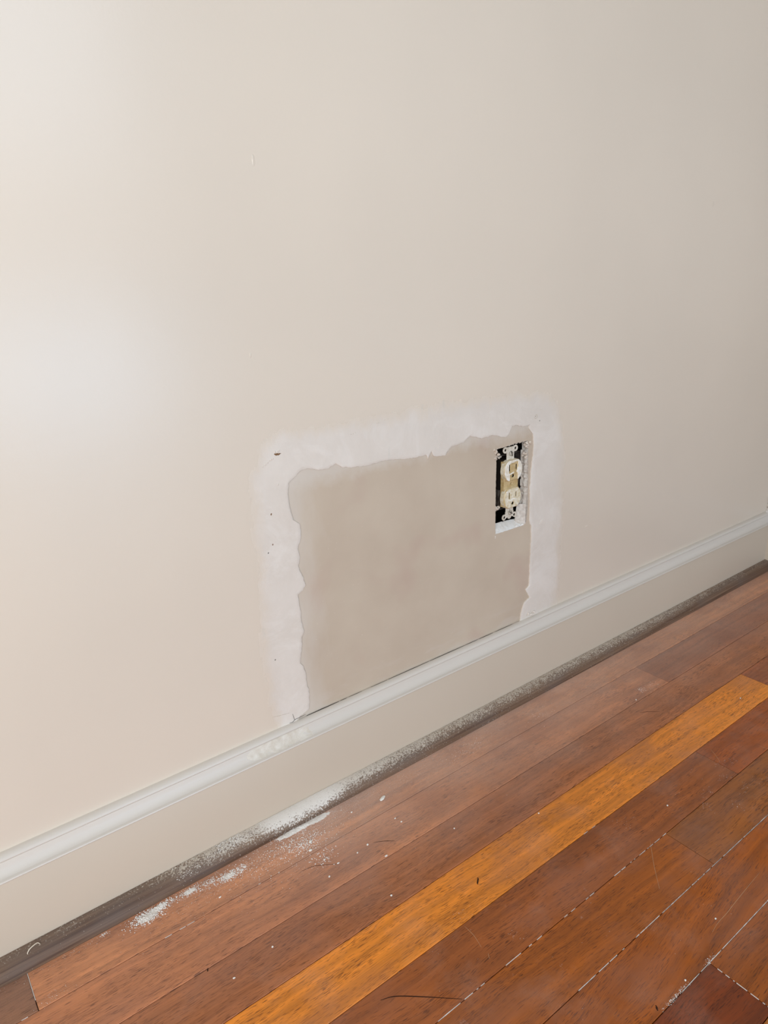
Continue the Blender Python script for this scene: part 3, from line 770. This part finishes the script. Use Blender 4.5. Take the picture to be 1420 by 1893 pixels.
# body with the bridge between the faces
plate('body', [(-.0135, -.0315), (.0135, -.0315), (.0135, .0315), (-.0135, .0315)], [circ(0, 0.0, 0.0015)], -0.0006, 0.006, [M_ivory, M_ivorypaint], rc, bev=0.0006, hole_index=0)
box('rear_body', -.0125, .0125, 0.0062, 0.030, -.034, .034, M_black, rc)
for sgn in (1, -1):
    cz = sgn*0.01935
    f_ = plate('outlet_face', lobe(cz), slots(cz), YF, 0.0032, [M_ivory, M_ivorypaint, M_black], rc, bev=0.0009, cut_index=1, hole_index=2, bottom_index=2)
    # a face seen as two depths: the paint crust lies on it
    if sgn > 0:
        L = lobe(cz)
        keep = [p_ for p_ in L]
        low = cz-0.0137
        left = sorted([p_ for p_ in keep if p_[0] < 0], key=lambda p_: p_[1])
        right = sorted([p_ for p_ in keep if p_[0] >= 0], key=lambda p_: -p_[1])
        inn = [(.0088, low), (.0086, cz-.0050), (.0072, cz-.0046), (.0078, cz+.0015), (.0092, cz+.0035), (.0094, cz+.0108), (.0060, cz+.0112), (.0010, cz+.0104), (-.0050, cz+.0100), (-.0086, cz+.0088), (-.0090, cz-.0018), (-.0076, cz-.0040), (-.0070, cz-.0052), (-.0068, low)]
        ins = lambda p_: (p_[0]*0.975, cz+(p_[1]-cz)*0.975)
        out = [ins(p_) for p_ in left] + [ins(p_) for p_ in right]
        plate('paint_crust', out+inn, [], YF-0.0009, YF+0.0004, [M_crust, M_crust], f_, bev=0.0004)
        lump('paint_crust', [(0.0068+.0012*math.sin(k), YF-.0004, cz-0.0025-.0004*k, .0014, .7) for k in range(3)]+[(-0.0062+.0007*k, YF-.0001, cz-0.0048+.00015*k, .0009, .5) for k in range(11)], M_crust, f_, seed=3)
    else:
        L = [(p_[0]*0.93, cz+(p_[1]-cz)*0.93) for p_ in lobe(cz)]
        plate('paint_crust', L, [rectp(-0.0064, cz+0.0040, 0.0023, 0.0090), rectp(0.0064, cz+0.0040, 0.0022, 0.0074), circ(0, cz-0.0080, 0.0026, 14, -0.0021)], YF-0.0004, YF+0.0004, [M_ivorypaint, M_crust], f_, bev=0.0003)
        rid = [(-0.0078+.00055*k, YF-.0003, cz-0.0022-.0012*math.sin(k*.3), .0011, .45) for k in range(28)]
        rid += [(-0.0115+.0004*k, YF-.0004, cz+0.010-.0018*k*0, .0015, .5) for k in range(3)]
        rid += [(-0.0112-.0006*math.sin(k*.2), YF-.0002, cz+0.007-.0006*k, .0009, .4) for k in range(20)]
        rid += [(0.0100-.0006*k, YF-.0002, cz+0.0102, .0008, .4) for k in range(10)]
        lump('paint_crust', rid, M_crust, f_, seed=7)
# mounting strap with pierced ears, one above and one below
def ear(sgn):
    cz = 0.0445*sgn
    rings = [(-.0096, .0472*sgn, .0043), (.0096, .0472*sgn, .0043)]
    if sgn < 0: rings.append((0.0, -.0475, .0036))
    def inside(x, z):
        for (a, b, r_) in rings:
            if (x-a)**2+(z-b)**2 < r_*r_: return True
        az = z*sgn
        if abs(x) < .0068 and .033 < az < .0445: return True
        if sgn > 0 and abs(x) < .0096 and .0432 < az < .0505: return True
        if sgn < 0 and abs(x) < .0075 and .0400 < az < .0480: return True
        return False
    out = []
    for k in range(120):
        a = 2*PI*k/120; r_ = 0.0005
        while inside(r_*math.cos(a), cz+r_*math.sin(a)) and r_ < .03: r_ += .00015
        out.append((r_*math.cos(a), cz+r_*math.sin(a)))
    hs = [circ(-.0096, .0472*sgn, .0020, 14), circ(.0096, .0472*sgn, .0020, 14)]
    return plate('mounting_ear', out, hs, 0.0012, 0.0026, [M_strap, M_strap], rc, bev=0.0003)
ear(1); ear(-1)
box('strap_neck', -.0066, .0066, 0.0013, 0.0026, .030, .038, M_strap, rc); box('strap_neck', -.0066, .0066, 0.0013, 0.0026, -.038, -.030, M_strap, rc)
for sgn in (1, -1):
    bm = bmesh.new()
    r_, n_ = 0.0036, 20
    ringz = [(0.0, 1.0), (-0.0012, 0.96), (-0.0019, 0.7), (-0.0022, 0.35)]
    rs = [[bm.verts.new((r_*k_*math.cos(2*PI*i/n_), y, r_*k_*math.sin(2*PI*i/n_))) for i in range(n_)] for y, k_ in ringz]
    for a, b in zip(rs, rs[1:]):
        for i in range(n_): bm.faces.new((a[i], a[(i+1) % n_], b[(i+1) % n_], b[i]))
    bm.faces.new(rs[-1])
    s_ = from_bm('mounting_screw', bm, M_screw, rc, loc=(0.0, 0.0010, sgn*0.0416))
    o = box('screw_slot', -0.0034, 0.0034, -0.00235, -0.0012, -0.0005, 0.0005, M_black if sgn > 0 else M_boxm, s_)
    o.rotation_euler = (0, math.radians(70 if sgn > 0 else 35), 0)
box('terminal_plate', -0.0172, -0.0135, 0.006, 0.016, -0.030, -0.008, M_boxm, rc, bev=0.0005)
box('terminal_plate', 0.0135, 0.0172, 0.006, 0.016, -0.030, -0.008, M_boxm, rc, bev=0.0005)
tube('wire', [tuple(p_) for p_ in catmull([(-0.018, 0.010, -0.018), (-0.0215, 0.016, -0.010), (-0.021, 0.026, 0.010), (-0.016, 0.045, 0.020)], 5)], 0.0014, M_black, rc)

# ------------------------------------------------------------------ crumbs, shaving
def chip(x, y, sx, sy, sz, rot, label, seed, name='plaster_crumb', cat='plaster crumb'):
    bm = bmesh.new(); r_ = random.Random(seed)
    bmesh.ops.create_icosphere(bm, subdivisions=2, radius=1.0)
    for v in bm.verts:
        v.co *= 1+0.35*mnoise.noise(v.co*1.4+Vector((seed, 0, 0)))
        v.co = Vector((v.co.x*sx, v.co.y*sy, v.co.z*sz))
    zmin = min(v.co.z for v in bm.verts)
    for v in bm.verts: v.co.z -= zmin
    o = from_bm(name, bm, M_chip, loc=(x*.001, y*.001, 0.0))
    o.rotation_euler = (0, 0, rot)
    tag(o, label, cat, 'plaster crumbs scattered on the floor')
    return o
chip(412.4, -59.2, .0052, .0021, .0009, 0.35, 'large flat white flake on the floorboards just below the shoe moulding', 1, 'plaster_flake', 'plaster flake')
CR = [(370.2, -54.1, 1.9, 1.2, 'pale crumb near the moulding, up and left of the large white flake'),
 (403.9, -95.3, 1.8, 1.1, 'upper crumb of the close pair below right of the large white flake'),
 (406.2, -104.1, 1.6, 1.2, 'lower crumb of the close pair below right of the large white flake'),
 (355.0, -107.5, 1.9, 1.5, 'bright round crumb at the end of the short dark floor scratch'),
 (361.5, -133.8, 2.4, 1.3, 'oblong bright crumb lying on a board seam'),
 (339.4, -110.0, 1.5, 1.0, 'slim crumb left of the bright round crumb'),
 (314.8, -108.6, 2.1, 1.1, 'crumb at the right tip of the curved dark scratch'),
 (297.2, -117.9, 1.8, 1.4, 'round crumb below the curved dark scratch'),
 (333.5, -179.0, 1.5, 1.4, 'lone white crumb on the brown board just above the orange board'),
 (208.8, -154.1, 1.5, 1.3, 'lone white crumb on the brown boards toward the lower left'),
 (538.7, -196.2, 1.4, 1.2, 'crumb on the upper edge of the orange board'),
 (307.3, -63.0, 3.0, 2.2, 'upper of two fuzzy white clumps below the dust heap'),
 (300.6, -74.0, 2.6, 2.0, 'lower of two fuzzy white clumps below the dust heap'),
 (305.6, -95.1, 1.9, 1.4, 'crumb in the sprinkle above the curved dark scratch'),
 (940.5, -225.9, 1.9, 1.0, 'white crumb on the far right end of the orange board'),
 (823.8, -131.6, 2.2, 1.0, 'crumb just below the small powdery smudge at right'),
 (561.2, -400.3, 1.3, 1.1, 'crumb beside the long pale scratch near the right edge'),
 (480.5, -417.3, 1.3, 1.1, 'crumb beside the dusty board seam at the lower right'),
 (165.5, -160.3, 1.7, 1.2, 'star shaped crumb on the lower left boards'),
 (663.7, -283.7, 1.5, 1.3, 'crumb left of the board end joint in the dark brown row'),
 (194.4, -68.0, 2.0, 1.0, 'elongated crumb right of the left dust heap'),
 (446.5, -151.1, 1.3, 1.1, 'small crumb on the dark board above the middle of the orange board')]
for i, (x, y, a, b, lab) in enumerate(CR):
    chip(x, y, a*.00075, b*.00075, b*.0005, 0.3+0.4*math.sin(i*3), lab, i+3)

cp = [(20.5, -24.5, 12.2), (20.2, -25.0, 14.4), (22.5, -24.0, 16.6), (26.5, -22.2, 16.9), (30.2, -21.0, 16.4), (32.2, -22.5, 14.6)]
o = tube('curled_shaving', [((p_[0]-26)*.001, (p_[1]+24)*.001, (p_[2]-12)*.001) for p_ in catmull(cp, 5)], 0.00055, M_curl, loc=(0.026, -0.024, 0.012))
tag(o, 'thin pale curled shaving on the dark shoe moulding at the far left', 'shaving')

# scratches and scuffs worn in the floor
def fmark(name, pts, w, mat):
    P_ = catmull([(x*.001, y*.001, 0.00006) for x, y in pts], 5)
    return tube(name, [tuple(p_) for p_ in P_], w, mat, fl, seg=4, flat=0.12)
for pts in ([(257.9, -261.1), (270.5, -266.7), (289.9, -283.0), (314.6, -305.6)], [(277.3, -92.3), (291.4, -94.7), (303.0, -101.6), (313.3, -108.4)],
            [(362.1, -108.7), (373.4, -115.2), (382.5, -122.7)], [(800.7, -153.7), (810.8, -159.2), (823.9, -170.4)]):
    fmark('dark_scratch', pts, 0.0005 if pts[0][0] < 260 else 0.00032, M_dark)
for pts in ([(366.9, -252.4), (367.0, -260.9), (366.5, -267.8), (363.5, -279.4)], [(364.1, -287.6), (361.0, -292.6)], [(650, -399), (621.5, -400.6), (594.3, -402.3), (574.7, -403.6), (558.7, -404.0), (545.3, -406.1)],
            [(602.8, -300.9), (575.3, -323.6), (551.5, -345.8)], [(799.1, -260.8), (792.0, -272.1), (784.3, -281.4)], [(1032.8, -205.4), (1044.0, -215.1)], [(853.4, -297.3), (856, -309)]):
    fmark('pale_scratch', pts, 0.00024, M_scr)
for (x, y, n_) in ((416.7, -221.3, 4), (149.3, -138.3, 1), (439.0, -416.8, 2)):
    for k in range(n_): fmark('dark_pit', [(x-1.5*k, y-1.2*k), (x+1.5-1.5*k, y+3-1.2*k)], 0.0006, M_dark)

# ------------------------------------------------------------------ settled plaster dust: uncountable grains
rs = np.random.RandomState(3)
def arc_surface(u):      # u 0 (top, at the board) .. 1 (toe)
    t_ = u*PI/2
    return -(0.0144+0.0186*np.sin(t_)), 0.0006+0.0147*np.cos(t_)
G = []      # x, y, z, size
def add_floor(n, cx, cy, sx, sy, s0, s1, rot=0.0, cut=-0.0335):
    a = rs.normal(0, 1, n)*sx; b = rs.normal(0, 1, n)*sy
    x = cx+a*math.cos(rot)-b*math.sin(rot); y = cy+a*math.sin(rot)+b*math.cos(rot)
    s = s0+(s1-s0)*rs.rand(n)**2.5; k = (y < cut)
    for q_ in np.stack([x, y, np.zeros(n), s], 1)[k]: G.append(q_)
# left heap, its neighbours, the white bank against the moulding
add_floor(620, .126, -.0435, .0085, .0040, .0005, .0019, 0.0)
add_floor(420, .138, -.0400, .0100, .0035, .0005, .0018)
add_floor(260, .172, -.0405, .0080, .0030, .0005, .0014)
add_floor(200, .196, -.0440, .0070, .0035, .0005, .0014)
add_floor(340, .214, -.0475, .0065, .0032, .0005, .0018)
add_floor(160, .228, -.0480, .0060, .0030, .0005, .0016)
add_floor(500, .200, -.0520, .0500, .0110, .0002, .0006)
add_floor(700, .270, -.0500, .0400, .0130, .0004, .0012)
add_floor(900, .300, -.0340, .0160, .0022, .0003, .0008)
add_floor(700, .325, -.0355, .0140, .0035, .0003, .0007)
add_floor(900, .345, -.0420, .0280, .0070, .0002, .0005)
add_floor(360, .300, -.0560, .0150, .0080, .0006, .0016)
add_floor(110, .300, -.0650, .0080, .0060, .0007, .0017)
add_floor(90, .308, -.0900, .0080, .0060, .0007, .0017)
add_floor(160, .280, -.0800, .0400, .0200, .0003, .0008)
add_floor(1300, .420, -.0480, .1300, .0150, .00015, .0005)
add_floor(900, .750, -.0450, .2200, .0140, .00015, .0004)
add_floor(200, .560, -.0560, .0200, .0060, .0002, .0008)
add_floor(60, .690, -.0640, .0150, .0080, .0003, .0009)
add_floor(260, .872, -.1230, .0130, .0045, .0002, .0005, -0.15)
add_floor(45, .853, -.1215, .0035, .0030, .0005, .0010)
add_floor(60, .030, -.0720, .0080, .0030, .0002, .0007)
add_floor(120, .060, -.0370, .0300, .0020, .0002, .0006)
add_floor(60, .086, -.0360, .0025, .0012, .0004, .0009)
add_floor(170, .460, S1-W*6+.0012, .0100, .0009, .0003, .0009)
add_floor(60, .515, S1-W*6+.0015, .0040, .0012, .0003, .0008)
for k in range(330):     # stray grains all over the boards
    G.append(np.array([rs.uniform(-.02, 1.2), -rs.uniform(.05, .47), 0, rs.uniform(.0002, .0005)]))
for (x, y) in ((.78, -.285), (.80, -.29), (.76, -.30), (.72, -.30), (.70, -.31), (.79, -.33), (.765, -.325), (.73, -.335), (.60, -.27), (.40, -.29), (.37, -.24)):
    add_floor(26, x, y, .006, .004, .0002, .0006)
# grains on the shoe moulding
def add_shoe(n, x0, x1, u1, s0, s1):
    x = rs.uniform(x0, x1, n); u = np.clip(np.abs(rs.normal(0, u1, n)), 0.02, 0.95)
    y, z = arc_surface(u); s = s0+(s1-s0)*rs.rand(n)**2
    for q_ in np.stack([x, y, z, s], 1): G.append(q_)
add_shoe(420, .165, .275, .35, .0003, .0009)
for k in range(260):     # a slanting trail of coarser grains rising to the heap
    t_ = rs.rand(); x = .165+.1*t_; u = np.clip(.52-.30*t_+rs.normal(0, .09), .03, .9); y, z = arc_surface(u)
    G.append(np.array([x, y, z, rs.uniform(.0004, .0010)]))
add_shoe(260, .215, .245, .22, .0005, .0012)
add_shoe(2600, .268, .375, .27, .0003, .0008)
add_shoe(1300, .36, .52, .40, .0003, .0007)
add_shoe(2600, .5, 1.15, .42, .0002, .0006)
add_shoe(60, -.02, .16, .5, .0002, .0006)
add_shoe(50, .60, .64, .9, .0003, .0009)
G = np.array(G); G = G[(G[:, 0] > -0.3) & (G[:, 0] < 1.40)]
octv = np.array([(1, 0, 0), (-.5, .87, 0), (-.5, -.87, 0), (0, 0, .75), (0, 0, -.55)])
octf = [(0, 1, 3), (1, 2, 3), (2, 0, 3), (1, 0, 4), (2, 1, 4), (0, 2, 4)]
N = len(G)
jit = rs.uniform(.7, 1.35, (N, 5, 3)); ang = rs.uniform(0, 6.28, N)
V = octv[None]*jit*(G[:, 3]*0.62)[:, None, None]
ca_, sa_ = np.cos(ang)[:, None], np.sin(ang)[:, None]
X = V[:, :, 0]*ca_-V[:, :, 1]*sa_; Y = V[:, :, 0]*sa_+V[:, :, 1]*ca_
V = np.stack([X+G[:, 0:1], Y+G[:, 1:2], V[:, :, 2]+G[:, 2:3]+(G[:, 3]*0.25)[:, None]], 2).reshape(-1, 3)
F = (np.array(octf)[None]+(np.arange(N)*5)[:, None, None]).reshape(-1, 3)
verts = V.tolist(); faces = F.tolist()
# white powder banks (low mounds)
def mound(cx, cy, L, Wd, h, rot, seed, clip=-0.0331):
    nx, ny = 60, 22; b0 = len(verts)
    for i in range(nx):
        for j in range(ny):
            u, v = i/(nx-1)*2-1, j/(ny-1)*2-1
            x = u*L*math.cos(rot)-v*Wd*math.sin(rot)+cx; y = u*L*math.sin(rot)+v*Wd*math.cos(rot)+cy
            y = min(y, clip)
            n1 = mnoise.noise(Vector((x*260, y*260, seed)))*.5+mnoise.noise(Vector((x*900, y*900, seed)))*.45+mnoise.noise(Vector((x*90, y*90, seed)))*.5
            r_ = 1-(u*u+v*v)
            verts.append((x, y, h*(r_*1.3+n1*0.9-0.25)))
    for i in range(nx-1):
        for j in range(ny-1):
            a = b0+i*ny+j; faces.append((a, a+ny, a+ny+1, a+1))
mound(.304, -.0360, .028, .0052, .0009, 0.0, 1)
mound(.330, -.0370, .022, .0050, .0006, 0.0, 2)
mound(.126, -.0440, .011, .0050, .0005, 0.1, 3)
mound(.140, -.0395, .010, .0040, .0004, 0.1, 4)
mound(.172, -.0405, .008, .0034, .0003, 0.0, 5)
mound(.214, -.0478, .0075, .0034, .0004, 0.0, 6)
# pale dust packed in the board seams and end joints
bm = bmesh.new(); r_ = random.Random(6)
def seamfill(x0, x1, y, dens, w=.00035):
    x = x0
    while x < x1:
        L = r_.uniform(.0015, .007)
        if r_.random() < dens:
            ww = w*r_.uniform(.25, .95)
            boxbm(bm, x, x+L, y-ww, y+ww, -0.0006, 0.00008)
        x += L
s = lambda k: S1-W*(k-1)
seamfill(.27, .45, s(5), .25, .0002); seamfill(.285, .33, s(5), .9, .0003); seamfill(.45, .63, s(5), .45, .00022); seamfill(.40, .9, s(6), .70, .00024); seamfill(.53, .75, s(6), .7, .00024)
seamfill(.47, .7, s(7), .93, .00026); seamfill(.55, .62, s(4), .25, .0002); seamfill(.0, .3, s(1), .10, .0002)
for (x, y0_, y1_, dens_) in ((.5135, s(7)-W, s(7), .75), (.0157, s(1)+.010, s(1)+.045, .8)):
    y = y0_
    while y < y1_:
        L = r_.uniform(.001, .005)
        if r_.random() < dens_: boxbm(bm, x-.0002, x+.00022, y, y+L, -.0006, .00006)
        y += L
bm.verts.index_update()
b0 = len(verts); verts += [tuple(v.co) for v in bm.verts]; faces += [tuple(b0+v.index for v in f.verts) for f in bm.faces]; bm.free()
dust = obj('plaster_dust', verts, faces, M_dust)
tag(dust, 'white plaster dust and grains lying on the floorboards and the shoe moulding', 'plaster dust', kind='stuff')
